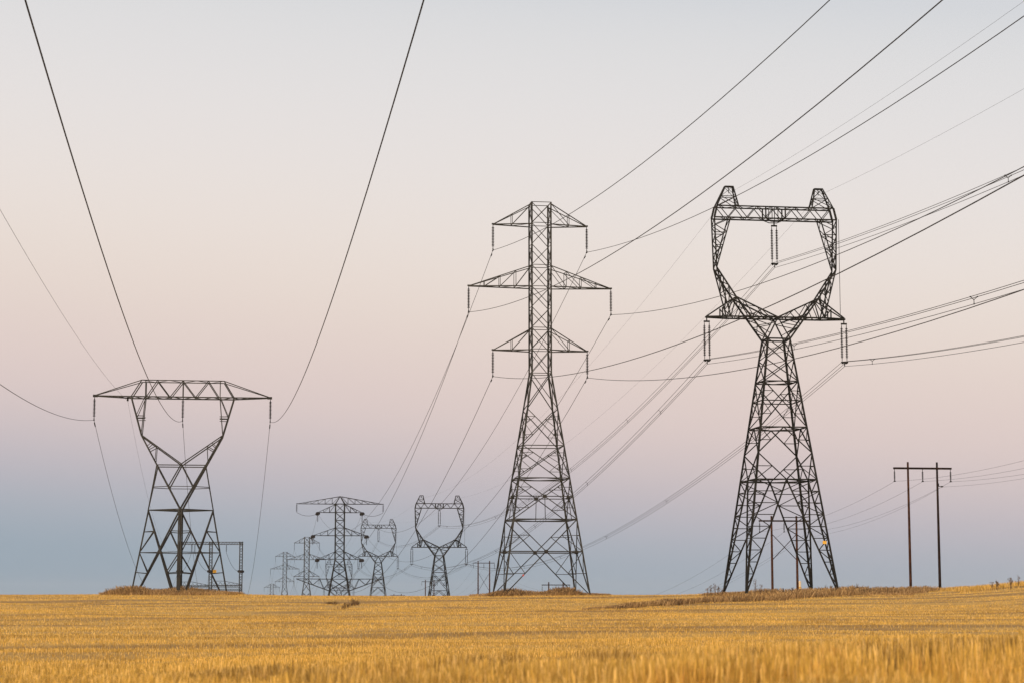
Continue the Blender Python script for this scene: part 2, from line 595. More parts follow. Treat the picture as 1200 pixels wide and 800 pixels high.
wp = []
for u, v, Y, h in [(1160, 681, 250, 1.0), (1163, 680, 250, 1.2), (1171, 680, 250, .9), (1178, 679, 250, 1.3), (1185, 678, 250, 1.2), (1192, 678, 250, 1.5), (1197, 677, 250, 1.3), (1204, 676, 250, 1.2), (1212, 676, 250, 1.3)]:
    wp.append((xat(u, v, Y), Y + random.uniform(-3, 3), h))
weeds('dead_weeds', 'dark dead weed stalks standing on the crest at the right edge', wp)
wp = []
for u, Y, h in [(829, 246, 1.0), (833, 248, 1.3), (838, 247, 1.5), (842, 250, 1.0), (846, 246, .9), (885, 247, 1.9), (892, 247, 1.3), (928, 250, .8), (918, 249, .7), (960, 250, 1.0), (968, 248, 1.2), (974, 247, 1.1),
                (984, 248, 1.0), (1005, 252, 1.3), (990, 250, .9), (1047, 268, .9), (1038, 266, .8), (1085, 276, .8)]:
    wp.append((xat(u, 692, Y), Y, h))
weeds('dead_weeds', 'dark dead weed stalks scattered around the feet of the window-topped tower', wp)
G = Blades()
for pts in ([(xat(387, 706, 222), 222), (xat(386, 706, 218), 218)], [(xat(392, 706, 222), 222), (xat(391, 707, 217), 217)],
            [(xat(413, 706, 225), 226), (xat(418, 707, 222), 222), (xat(416, 709, 214), 214), (xat(409, 711, 205), 205), (xat(401, 714, 197), 197)]):
    pts = np.array(pts)
    n = 70 * (len(pts) - 1)
    q_ = rng.uniform(0, len(pts) - 1, n); k_ = np.minimum(q_.astype(int), len(pts) - 2); f_ = (q_ - k_)[:, None]
    pp = pts[k_] * (1 - f_) + pts[k_ + 1] * f_
    G.add(pp[:, 0] + rng.normal(0, .22, n), pp[:, 1] + rng.normal(0, .3, n), rng.uniform(.18, .42, n), rng.uniform(.03, .06, n), rng.uniform(0, .5, n))
G.build('trampled_stalks', M_RUT, 'faint brown curved track of trampled stalks below the distant towers', 'crop track')

# ------------------------------------------------------------------ tower building
LINE = math.atan(0.14)                       # every line runs this much to the left of straight ahead


def disc_string(m, p, L, r=0.16, n=14, k=8, axis=(0, 0, -1)):
    """a string of insulator discs hanging from p"""
    p = np.asarray(p, float)
    ax = np.asarray(axis, float)
    pts, rr = [p], [.03]
    e = .10 * L
    step = (L - 2 * e) / n
    for i in range(n):
        z = e + i * step
        for t, q_ in ((0, .06), (.25, .075), (.55, r), (.70, r * .92), (.72, .05)):
            pts.append(p + ax * (z + t * step)); rr.append(q_)
    pts.append(p + ax * L); rr.append(.035)
    m.tube(pts, rr, k)
    return m


def clamp(m, p):
    """suspension clamp and hanger at the bottom of a string"""
    m.bar(V(*p) + V(0, 0, .12), V(*p) + V(0, 0, -.12), .12)
    m.bar(V(*p) + V(0, -.35, -.14), V(*p) + V(0, .35, -.14), .13)
    return m


def sq(hx, hy, h):
    return [V(-hx, -hy, h), V(hx, -hy, h), V(hx, hy, h), V(-hx, hy, h)]


def xpanel(m, lo, hi, w, mid=False, red=False, wh=None):
    """cross bracing on the four faces between two square rings; mid: strut where it crosses; red: short secondary members"""
    for i in range(4):
        j = (i + 1) % 4
        a, b, c, d = lo[i], lo[j], hi[j], hi[i]
        m.bar(a, c, w); m.bar(b, d, w)
        # where the two diagonals meet
        wl_, wh_ = np.linalg.norm(b - a), np.linalg.norm(c - d)
        t = wl_ / (wl_ + wh_)
        x = a + (c - a) * t
        if mid:
            m.bar(a + (d - a) * t, b + (c - b) * t, wh or w)
        if red:
            for (p, q_, s_) in ((a, d, c), (b, c, d)):
                # p: foot, q_: leg top; diagonals p->x and q_->x
                l1 = p + (q_ - p) * t * .5
                g1 = p + (x - p) * .5
                m.bar(l1, g1, w * .65)
                m.bar(p + (q_ - p) * t, g1, w * .65)
                l2 = p + (q_ - p) * (t + (1 - t) * .5)
                g2 = q_ + (x - q_) * .5
                m.bar(l2, g2, w * .65)
                m.bar(p + (q_ - p) * t, g2, w * .65)


def ring(m, r_, w, cross=False):
    for i in range(4):
        m.bar(r_[i], r_[(i + 1) % 4], w)
    if cross:
        md = [(r_[i] + r_[(i + 1) % 4]) / 2 for i in range(4)]
        for i in range(4):
            m.bar(md[i], md[(i + 1) % 4], w * .7)


def legs(root, segs, w, m_):
    """four legs; segs lists (half x, half y, height) from foot to top"""
    for sx, sy in ((-1, -1), (1, -1), (1, 1), (-1, 1)):
        mb = MB()
        for (x0, y0, h0), (x1, y1, h1) in zip(segs, segs[1:]):
            mb.angle((sx * x0, sy * y0, h0), (sx * x1, sy * y1, h1), w, -sx, -sy, w * .22)
        mb.build('leg', m_, root)


def arm(side, hx0, hy, hb, ht, xt, n, w, ht_tip=None):
    """triangular lattice arm: two bottom chords and two top chords that meet at the tip"""
    m = MB()
    tip = V(side * xt, 0, hb if ht_tip is None else ht_tip)
    bots, tops = [], []
    for s in (-1, 1):
        b0, t0 = V(side * hx0, s * hy, hb), V(side * hx0, s * hy, ht)
        te = tip + V(0, s * .12, 0)
        m.bar(b0, te, w); m.bar(t0, te, w * .8)
        bl, tl = [b0], [t0]
        for i in range(1, n):
            f_ = i / n
            pb, pt = b0 + (te - b0) * f_, t0 + (te - t0) * f_
            m.bar(pb, pt, w * .55)
            m.bar(tl[-1], pb, w * .55)
            bl.append(pb); tl.append(pt)
        bots.append(bl); tops.append(tl)
    for i in range(1, n):
        m.bar(bots[0][i], bots[1][i], w * .55)
        m.bar(tops[0][i], tops[1][i], w * .45)
        m.bar(bots[0][i - 1], bots[1][i], w * .5)
    m.bar(tip + V(-side * .25, 0, .06), tip + V(side * .15, 0, .06), w * 2.0, w * 1.4)
    return m


# ---- the six-armed lattice tower in the middle (double circuit)
def six_arm_tower():
    z0 = float(ground(B_X, B_Y)) - .15
    h = lambda v: hgt(v, B_Y) - z0
    root = empty('double_circuit_tower', (B_X, B_Y, z0), LINE)
    tag(root, 'tallest six-armed lattice power tower standing in the middle of the field', 'power tower', 'six-armed lattice towers')
    hb, hw = 5.45, 1.28
    Hw, Ht = h(438), h(239)
    half = lambda H: hb + (hw - hb) * min(H / Hw, 1)
    rg = lambda H: sq(half(H), half(H), H)
    legs(root, [(hb, hb, 0), (hw, hw, Hw), (hw, hw, Ht)], .20, M_STEEL)
    m = MB()
    lv = [h(v) for v in (239, 263, 288, 312, 337, 361, 385, 410, 438)]
    for a, b in zip(lv[1:], lv):
        xpanel(m, rg(a), rg(b), .08)
    for v in (239, 263, 312, 337, 385, 410, 438):
        ring(m, rg(h(v)), .08)
    for v0, v1 in ((480, 438), (523, 480), (561, 523)):
        xpanel(m, rg(h(v0)), rg(h(v1)), .10, red=v0 > 500)
    ring(m, rg(h(523)), .11); ring(m, rg(h(561)), .13, True)
    xpanel(m, rg(h(609)), rg(h(561)), .11, True, True, .11)
    ring(m, rg(h(609)), .13, True)
    for i in range(4):                         # hangers under the upper big cross
        r0, r1 = rg(h(583)), rg(h(609))
        m.bar((r0[i] + r0[(i + 1) % 4]) / 2, (r1[i] + r1[(i + 1) % 4]) / 2, .08)
    xpanel(m, rg(0.0), rg(h(609)), .115, True, True, .14)
    # gusset plates where the big diagonals meet
    for lo_, hi_ in ((0.0, h(609)), (h(609), h(561))):
        f_ = half(lo_) / (half(lo_) + half(hi_))
        q_ = rg(lo_ + (hi_ - lo_) * f_)
        for i in range(4):
            c = (q_[i] + q_[(i + 1) % 4]) / 2
            m.bar(c + V(0, 0, -.22), c + V(0, 0, .22), .45, .34)
    m.build('body_bracing', M_STEEL, root)
    att = {}
    for tier, (vb, vt, xt, n) in enumerate(((264.5, 241, 6.15, 2), (337, 313, 9.3, 4), (411, 386, 6.15, 2))):
        for side in (-1, 1):
            arm(side, hw, hw, h(vb), h(vt), xt, n, .13).build('crossarm', M_STEEL, root)
            s_ = MB()
            disc_string(s_, (side * xt, 0, h(vb)), 3.25, .19, 13)
            so = s_.build('insulator_string', M_INS, root)
            clamp(MB(), (side * xt, 0, h(vb) - 3.25)).build('clamp', M_STEEL2, so)
            att[(tier, side)] = V(side * xt, 0, h(vb) - 3.38)
    # small red plate on a brace low on the tower
    q_ = rg(h(674))
    MB().bar(q_[0] + V(2.1, -.08, -.12), q_[0] + V(2.1, -.08, .1), .2, .04).build('warning_plate', M_RED, root)
    return root, att


# ---- the window-topped tower (single circuit with an open frame round the middle phase)
def window_tower():
    z0 = float(ground(C_X, C_Y)) - .15
    h = lambda v: hgt(v, C_Y) - z0
    root = empty('window_frame_tower', (C_X, C_Y, z0), LINE)
    tag(root, 'large lattice power tower with open window head and two peaks behind the grass strip', 'power tower', 'window-topped lattice towers')
    hb, hw = 5.75, 1.42
    Hw = h(398)
    half = lambda H: hb + (hw - hb) * H / Hw
    rg = lambda H: sq(half(H), half(H), H)
    legs(root, [(hb, hb, 0), (hw, hw, Hw)], .24, M_STEEL2)
    m = MB()
    H563, H502, H448 = h(563), h(502), h(448)
    Hm = h(422)
    xpanel(m, rg(Hm), rg(Hw), .11); xpanel(m, rg(H448), rg(Hm), .11)
    H475 = h(475)
    xpanel(m, rg(H502), rg(H448), .12, True, True, .12)
    ring(m, rg(Hw), .17); ring(m, rg(H448), .14, True); ring(m, rg(H502), .15, True); ring(m, rg(H563), .16, True)
    for i in range(4):                         # diamond between the two belts
        j = (i + 1) % 4
        a, b = rg(H502), rg(H563)
        mid = rg(h(532))
        ta, tb = (a[i] + a[j]) / 2, (b[i] + b[j]) / 2
        for c in (mid[i], mid[j]):
            m.bar(ta, c, .13); m.bar(tb, c, .13)
        for c, cu, cd in ((mid[i], a[i], b[i]), (mid[j], a[j], b[j])):
            gu, gd = (ta + c) / 2, (tb + c) / 2
            m.bar((c + cu) / 2, gu, .09); m.bar((c + cd) / 2, gd, .09)
            m.bar(cu, gu, .09); m.bar(cd, gd, .09)
        # the high legs: an inverted V on each face laced to the corner legs
        f_ = rg(0.0)
        for c0, ct in ((f_[i], b[i]), (f_[j], b[j])):
            m.bar(tb, c0, .17)
            N = 9
            last = ct
            for k in range(1, N + 1):
                t = k / (N + .8)
                on_leg = ct + (c0 - ct) * t
                on_v = tb + (c0 - tb) * t
                m.bar(on_leg, on_v, .10)
                m.bar(on_leg if k % 2 else on_v, (ct + (c0 - ct) * (t + 1 / (N + .8))) if k % 2 == 0 else (tb + (c0 - tb) * (t + 1 / (N + .8))), .10)
            m.bar(ct, tb + (c0 - tb) / (N + .8), .10)
    # lacing between the two inverted Vs at each corner, seen from the side
    m.build('body_bracing', M_STEEL2, root)

    # head: every chord exists twice, in a front and a back plane dy apart
    Hx = h(373)
    W = (hw, Hw, hw); N_ = (5.25, h(350), 1.05); K = (7.6, h(316), .85); O = (7.8, h(257.5), .8); BI = (5.75, h(257.5), .8)
    TO = (7.45, h(244), .8); CR = (5.95, Hx, 1.05); TP = (8.75, Hx, .25); MC = (0.0, Hx, 1.1)
    P3 = lambda n_, side, s: V(side * n_[0], s * n_[2], n_[1])

    def two(mb, a, b, w, side):
        for s in (-1, 1):
            mb.bar(P3(a, side, s), P3(b, side, s), w)

    def lace(mb, a, b, c, d, n, w, side, start=0):
        for s in (-1, 1):
            mb.zig(P3(a, side, s), P3(b, side, s), P3(c, side, s), P3(d, side, s), n, w, start)

    def thru(mb, a, b, n, w, side):
        mb.zig(P3(a, side, -1), P3(b, side, -1), P3(a, side, 1), P3(b, side, 1), n, w)

    mid_pt = lambda a, b, t: tuple(x + (y - x) * t for x, y in zip(a, b))
    for side in (-1, 1):
        mb = MB()
        two(mb, W, N_, .19, side); two(mb, N_, K, .18, side)
        two(mb, K, CR, .14, side); two(mb, K, O, .15, side); two(mb, K, BI, .13, side)
        two(mb, MC, N_, .16, side)
        two(mb, W, MC, .14, side)
        lace(mb, N_, K, CR, K, 6, .10, side)
        lace(mb, K, O, K, BI, 7, .09, side)
        for t in (.45, .7):
            two(mb, mid_pt(K, O, t), mid_pt(K, BI, t), .09, side)
        two(mb, N_, CR, .12, side)
        two(mb, N_, (3.4, Hx, 1.05), .12, side)
        lace(mb, MC, N_, MC, (5.0, Hx, 1.05), 5, .09, side)
        lace(mb, W, mid_pt(W, N_, .62), W, MC, 4, .09, side)
        two(mb, (1.9, Hx, 1.1), mid_pt(W, N_, .45), .09, side)
        thru(mb, W, N_, 6, .09, side); thru(mb, N_, K, 5, .09, side); thru(mb, K, O, 6, .09, side)
        thru(mb, K, CR, 6, .08, side); thru(mb, MC, N_, 4, .08, side); thru(mb, K, BI, 6, .07, side)
        mb.build('head_frame', M_STEEL2, root)
    mb = MB()                                   # the lower crossarm runs through from tip to tip
    for s in (-1, 1):
        mb.bar((-5.95, s * 1.05, Hx), (5.95, s * 1.05, Hx), .18)
        for side in (-1, 1):
            mb.bar((side * 5.95, s * 1.05, Hx), (side * TP[0], s * .25, Hx), .2)
            mb.bar(P3(N_, side, s), (side * TP[0], s * .25, Hx + .1), .14)
            mb.bar((side * 6.9, s * .7, Hx), (side * 6.9, s * .7, Hx + 1.15), .14)
            mb.bar((side * 5.95, s * 1.05, Hx), (side * 6.9, s * .7, Hx + 1.1), .1)
    mb.zig((-5.95, -1.05, Hx), (5.95, -1.05, Hx), (-5.95, 1.05, Hx), (5.95, 1.05, Hx), 14, .09)
    for side in (-1, 1):
        mb.bar((side * (TP[0] - .3), 0, Hx), (side * (TP[0] + .15), 0, Hx), .5, .18)
        mb.bar((side * TP[0], 0, Hx), (side * TP[0], 0, Hx - .55), .12)
    mb.build('crossarm', M_STEEL2, root)
    mb = MB()                                   # bridge beam over the window
    Hb0, Hb1 = h(257.5), h(244)
    for s in (-1, 1):
        mb.bar((-7.8, s * .8, Hb0), (7.8, s * .8, Hb0), .16)
        mb.bar((-7.45, s * .8, Hb1), (7.45, s * .8, Hb1), .15)
        mb.zig((-7.2, s * .8, Hb1), (7.2, s * .8, Hb1), (-7.2, s * .8, Hb0), (7.2, s * .8, Hb0), 12, .09)
        for x in (-1.25, 1.25):
            mb.bar((x, s * .8, Hb0), (x, s * .8, Hb1), .15)
        mb.bar((-1.25, s * .8, Hb0), (-.5, s * .5, Hb0 - .35), .1); mb.bar((1.25, s * .8, Hb0), (.5, s * .5, Hb0 - .35), .1)
        mb.bar((-.5, s * .5, Hb0 - .35), (.5, s * .5, Hb0 - .35), .1)
        mb.bar((-.45, s * .8, Hb0), (-.45, s * .8, Hb1), .08); mb.bar((.3, s * .8, Hb0), (.3, s * .8, Hb1), .08)
        for side in (-1, 1):
            mb.bar((side * 7.8, s * .8, Hb0), (side * 7.45, s * .8, Hb1), .22)
    for z in (Hb0, Hb1):
        mb.zig((-7.2, -.8, z), (7.2, -.8, z), (-7.2, .8, z), (7.2, .8, z), 12, .06)
    mb.bar((0, 0, Hb0 - .3), (0, 0, Hb0 - .8), .14)
    mb.build('bridge_beam', M_STEEL2, root)
    Hp = h(220.5)
    pk = {}
    for side in (-1, 1):
        mb = MB()
        base = [V(side * 7.45, -.8, Hb1), V(side * 4.7, -.8, Hb1), V(side * 4.7, .8, Hb1), V(side * 7.45, .8, Hb1)]
        top = [V(side * 6.25, -.28, Hp), V(side * 5.25, -.28, Hp), V(side * 5.25, .28, Hp), V(side * 6.25, .28, Hp)]
        at = lambda t: [b + (a - b) * t for a, b in zip(top, base)]
        for a, b in zip(base, top):
            mb.bar(a, b, .14)
        ring(mb, top, .12); ring(mb, at(.5), .08)
        xpanel(mb, base, at(.5), .075); xpanel(mb, at(.5), top, .05)
        mb.bar((side * 5.75, 0, Hp), (side * 5.75, 0, Hp - .8), .08)
        mb.build('earth_wire_peak', M_STEEL2, root)
        pk[side] = V(side * 5.75, 0, Hp - .85)
    att = {}
    for key, x, zt, L in ((-1, -TP[0], Hx - .55, 4.7), (1, TP[0], Hx - .55, 4.7), (0, 0, Hb0 - .8, 4.7)):
        yoke = MB()
        yoke.bar((x - .38, 0, zt), (x + .38, 0, zt), .12, .2)
        yo = yoke.build('insulator_pair', M_STEEL2, root)
        for s in (-1, 1):
            disc_string(MB(), (x + s * .31, 0, zt - .03), L, .18, 18).build('insulator_string', M_INS, yo)
        lo = MB()
        lo.bar((x - .45, 0, zt - L - .08), (x + .45, 0, zt - L - .08), .12, .16)
        lo.bar((x, 0, zt - L - .08), (x, 0, zt - L - .55), .1)
        lo.bar((x - .23, -.3, zt - L - .2), (x - .23, .3, zt - L - .2), .12)
        lo.bar((x + .23, -.3, zt - L - .2), (x + .23, .3, zt - L - .2), .12)
        lo.build('clamp', M_STEEL2, yo)
        att[key] = V(x, 0, zt - L - .25)
    # thin riser along the right side of the window, and the orange plate on a leg
    MB().tube([(8.05, -.9, h(257)), (8.05, -.9, h(316)), (8.05, -.9, h(368))], .035).build('riser_cable', M_STEEL2, root)
    c = rg(h(636))[1]
    MB().bar(c + V(-.9, -.25, -.02), c + V(-.42, -.25, -.02), .05, .36).build('warning_plate', M_ORANGE, root)
    return root, att, pk


# ---- the flat-topped tower on the left (three phases side by side)
def flat_tower():
    z0 = float(ground(A_X, A_Y)) - .15
    h = lambda v: hgt(v, A_Y) - z0
    root = empty('flat_top_tower', (A_X, A_Y, z0), LINE)
    tag(root, 'flat-topped lattice power tower with V-shaped waist and three insulators on left', 'power tower')
    S = 0.0386                                  # metres per unit of the measured drawing
    Z = lambda zz: h(430 + zz / 2.856)
    c6, c4 = 158 * S, 107 * S                   # corner radius at foot and at the waist
    Hw = Z(478)
    corner = [V(-1, 0, 0), V(0, -1, 0), V(1, 0, 0), V(0, 1, 0)]
    rad = lambda H: c6 + (c4 - c6) * H / Hw
    rg = lambda H: [c * rad(H) + V(0, 0, H) for c in corner]
    foot, waist = rg(0.0), rg(Hw)
    w = .20
    for i in range(4):
        mb = MB()
        if i in (1, 3):                         # the near and far corner legs are doubled angles
            for dx in (-.11, .11):
                mb.angle(foot[i] + V(dx, 0, 0), waist[i] + V(dx, 0, .0), w * .9, 1 if dx > 0 else -1, 1 if i == 1 else -1, .05)
            for k in range(9):
                p = foot[i] + (waist[i] - foot[i]) * (k + .5) / 9
                mb.bar(p - V(.11, 0, 0), p + V(.11, 0, 0), .2, .05)
        else:
            mb.angle(foot[i], waist[i], w, 1 if i == 0 else -1, 1, .05)
        mb.build('leg', M_STEEL, root)
    m = MB()
    H62 = Z(620)
    for i in range(4):
        j = (i + 1) % 4
        a, b, c, d = foot[i], foot[j], waist[j], waist[i]
        a2, b2 = a + (b - a) * .12, b + (a - b) * .12
        m.bar(a2, c, .16); m.bar(b2, d, .16)
        m.bar(c, d, .13)
        t = H62 / Hw
        la, lb = a + (d - a) * t, b + (c - b) * t
        m.bar(la, lb, .10)
        # secondary bracing between each leg and its diagonal
        x = (la + lb) / 2
        for p0, p1, base2 in ((a, d, a2), (b, c, b2)):
            for tt, f_ in ((.26, .5), (.74, .5)):
                lg = p0 + (p1 - p0) * tt
                dg = (base2 + (x - base2) * f_) if tt < .5 else (x + (p1 - x) * f_)
                m.bar(lg, dg, .10)
                m.bar(p0 + (p1 - p0) * t, dg, .10)
        m.bar(a, a + (d - a) * .26 * .9, .1)
    m.bar(waist[0], waist[2], .14); m.bar(waist[1], waist[3], .14)
    m.build('body_bracing', M_STEEL, root)
    # upper frame: front and back planes close together
    dz = lambda H: .85
    mb = MB()
    L33, K23, T10 = (80 * S, Z(330)), (134 * S, Z(230)), (170 * S, Z(104))
    top0, topb = Z(48), Z(103)
    MCz = Z(326)
    for side in (-1, 1):
        for s in (-1, 1):
            dL, dK, d = s * 2.2, s * 1.8, s * 1.4
            pL, pK, pT = V(side * L33[0], dL, L33[1]), V(side * K23[0], dK, K23[1]), V(side * T10[0], d, T10[1])
            mb.bar(waist[0] if side < 0 else waist[2], pL, .15)          # corner leg up to the shoulder
            mb.bar(waist[1] if s < 0 else waist[3], pL, .18)             # near / far leg splits into a V
            mb.bar(pL, pK, .17); mb.bar(pK, pT, .17)
            c0 = V(0, dL, MCz)
            mb.bar(pK, c0, .14)
            mb.bar(pL, V(0, dL, L33[1]), .12)
            mb.bar(V(side * 123 * S, d, topb), pK, .11)                  # upright beside the window
            mb.bar(V(side * 123 * S, d, topb), V(side * 123 * S, d, top0), .11)
            q1, q2 = pL + (pK - pL) * .5, pK + (c0 - pK) * .38
            mb.bar(q1, q2, .10)
            mb.bar(pL + (pK - pL) * .62, pK + (c0 - pK) * .26, .09)
            mb.bar(q2, pL + (pK - pL) * .12, .09)
            q3 = pK + (pT - pK) * .5
            xu = V(side * 123 * S, d, q3[2])
            mb.bar(q3, xu, .10); mb.bar(q3 + V(0, 0, -.35), xu + V(0, 0, -.35), .08)
            mb.bar(q3, V(side * 125 * S, d, topb), .09)
            c1 = V(0, dL, MCz)
            vm = (pL + (waist[1] if s < 0 else waist[3])) / 2
            mb.bar(c1, vm + V(0, 0, .1), .12)                            # small V in the waist panel
        aL, aK, aT = [V(side * q_[0], -e, q_[1]) for q_, e in ((L33, 2.2), (K23, 1.8), (T10, 1.4))]
        bL, bK, bT = [V(a_[0], -a_[1], a_[2]) for a_ in (aL, aK, aT)]
        mb.bar(aL, bL, .12); mb.bar(aK, bK, .12)
        mb.zig(aL, aK, bL, bK, 4, .07)
        mb.zig(aK, aT, bK, bT, 4, .07)
        hm = Z(402)                                                      # belt between waist and shoulder
        f_ = (hm - Hw) / (L33[1] - Hw)
        for s in (-1, 1):
            o_ = (waist[0] if side < 0 else waist[2]) * (1 - f_) + V(side * L33[0], s * 2.2, L33[1]) * f_
            i_2 = (waist[1] if s < 0 else waist[3]) * (1 - f_) + V(side * L33[0], s * 2.2, L33[1]) * f_
            mb.bar(o_, i_2, .09)
            mb.bar(i_2, V(0, i_2[1], hm), .08)
    mb.build('head_frame', M_STEEL, root)
    # bridge with two cantilever ends
    mb = MB()
    tx, bx = 136 * S, 294 * S
    for s in (-1, 1):
        d = s * 1.4
        mb.bar((-bx, s * .15, topb + .15), (-tx * 1.2, d, topb), .15); mb.bar((bx, s * .15, topb + .15), (tx * 1.2, d, topb), .15)
        mb.bar((-tx * 1.2, d, topb), (tx * 1.2, d, topb), .15)
        mb.bar((-tx, d, top0), (tx, d, top0), .11)
        for side in (-1, 1):
            mb.bar((side * tx, d, top0), (side * bx, s * .15, topb + .15), .10)
            mb.bar((side * tx, d, top0), (side * T10[0], d, topb), .13)
        xs = [-123, -62 - 31, -62 + 30 - 20, 0]
        pts = [(-170, 0), (-136, 1), (-120, 0), (-84, 1), (-42, 0), (0, 1), (42, 0), (84, 1), (120, 0), (136, 1)]
        for (x0, u0), (x1, u1) in zip(pts[2:-1], pts[3:-1]):
            mb.bar((x0 * S, d, top0 if u0 else topb), (x1 * S, d, top0 if u1 else topb), .11)
        mb.bar((0, d, top0), (0, d, topb), .12)
    mb.zig((-tx * 1.2, -1.4, topb), (tx * 1.2, -1.4, topb), (-tx * 1.2, 1.4, topb), (tx * 1.2, 1.4, topb), 10, .08)
    for side in (-1, 1):
        mb.zig((side * tx * 1.2, -1.4, topb), (side * bx, -.15, topb + .15), (side * tx * 1.2, 1.4, topb), (side * bx, .15, topb + .15), 5, .08)
    mb.zig((-tx, -1.4, top0), (tx, -1.4, top0), (-tx, 1.4, top0), (tx, 1.4, top0), 6, .06)
    mb.bar((-bx - .1, 0, topb + .15), (-bx + .5, 0, topb + .15), .45, .3); mb.bar((bx - .5, 0, topb + .15), (bx + .1, 0, topb + .15), .45, .3)
    mb.build('bridge_beam', M_STEEL, root)
    att = {}
    for key, x in ((-1, -bx + .1), (0, 0.0), (1, bx - .1)):
        so = disc_string(MB(), (x, 0, topb), 2.85, .19, 13).build('insulator_string', M_INS, root)
        clamp(MB(), (x, 0, topb - 2.85)).build('clamp', M_STEEL2, so)
        att[key] = V(x, 0, topb - 2.98)
    bk = MB().bar((-182 * S, -.3, topb), (-182 * S, -.3, topb - .5), .22, .3)
    bk.build('earth_wire_bracket', M_STEEL2, root)
    att['e'] = V(-182 * S, -.3, topb - .5)
    # orange plate on a low brace
    t = Z(683) / Hw
    c = rg(Z(683))[2]
    MB().bar(c + V(-1.35, -.75, -.0), c + V(-.9, -.75, 0), .05, .45).build('warning_plate', M_ORANGE, root)
    return root, att


# ---- far dead-end tower carrying transposed circuits
def dead_end_tower():
    Y = 700.0
    X = xat(397.5, 690, Y)
    z0 = float(ground(X, Y)) - .2
    zz = lambda q_: 570 + q_ / 5.925
    h = lambda q_: hgt(zz(q_), Y) - z0
    S = 0.0494
    root = empty('dead_end_tower', (X, Y, z0), LINE)
    tag(root, 'wide far lattice tower with a pointed top and black insulator clusters on its arm ends', 'power tower')
    hw = 32 * S
    Hs = h(505)
    hb = hw + (75 - 32) * S * (Hs / (h(505) - h(770)))
    half = lambda H: hw if H >= Hs else hw + (hb - hw) * (Hs - H) / Hs
    rg = lambda H: sq(half(H), half(H), H)
    legs(root, [(hb, hb, 0), (hw, hw, Hs), (hw, hw, h(118))], .30, M_STEEL2)
    m = MB()
    ls = [118, 176, 232, 285, 338, 394, 450, 502]
    for a, b in zip(ls[1:], ls):
        xpanel(m, rg(h(a)), rg(h(b)), .14)
    for a in ls:
        ring(m, rg(h(a)), .14)
    q_ = [Hs, h(575), h(640), h(720), h(860), 0]
    for a, b in zip(q_[1:], q_):
        xpanel(m, rg(a), rg(b), .16)
        ring(m, rg(a), .16)
    m.build('body_bracing', M_STEEL2, root)
    pk = MB()
    for c in rg(h(118)):
        pk.bar(c, (0, 0, h(65)), .20)
    pk.build('earth_wire_peak', M_STEEL2, root)
    att = {}
    for side in (-1, 1):
        a = arm(side, .3, hw, h(119), h(68), 14.7, 6, .17)
        a.build('crossarm', M_STEEL2, root)
        s_ = disc_string(MB(), (side * 14.7, 0, h(119)), 2.9, .3, 10).build('insulator_string', M_INS, root)
        for tier, (b, t, x) in enumerate(((178, 122, 7.55), (338, 284, 9.1), (502, 450, 7.55))):
            arm(side, hw, hw, h(b), h(t), x, 3, .19).build('crossarm', M_STEEL2, root)
            cl = MB()
            for dy in (-1, 1):
                for dx in (-.28, .28):
                    disc_string(cl, (side * x + dx, dy * .3, h(b) - .2), 3.2, .42, 9, axis=(0, dy, -.12))
            cl.build('strain_insulators', M_INS, root)
            disc_string(MB(), (side * x, 0, h(b) - .3), 3.0, .22, 10).build('insulator_string', M_INS, root)
            att[(tier, side)] = V(side * x, 0, h(b) - .3)
        lo = MB()
        for s in (-1, 1):
            r1, r2 = half(h(640)), half(h(720))
            lo.bar((side * r1, s * r1, h(640)), (side * 14.6, s * .3, h(638)), .20)
            lo.bar((side * r2, s * r2, h(722)), (side * 14.6, s * .3, h(638)), .20)
            lo.zig((side * r1, s * r1, h(640)), (side * 14.6, s * .3, h(638)), (side * r2, s * r2, h(722)), (side * 14.6, s * .3, h(638)), 6, .12)
        lo.build('crossarm', M_STEEL2, root)
        jp = MB()
        pts = []
        for k in range(13):
            t = k / 12
            pts.append((side * (14.7 + (7.6 - 14.7) * t), 0, (h(119) - 2.9) * (1 - t) + (h(178) - .4) * t - 1.0 * 4 * t * (1 - t)))
        jp.tube(pts, .06)
        jp.build('jumper_cable', M_WIRE, root)
    return root, att


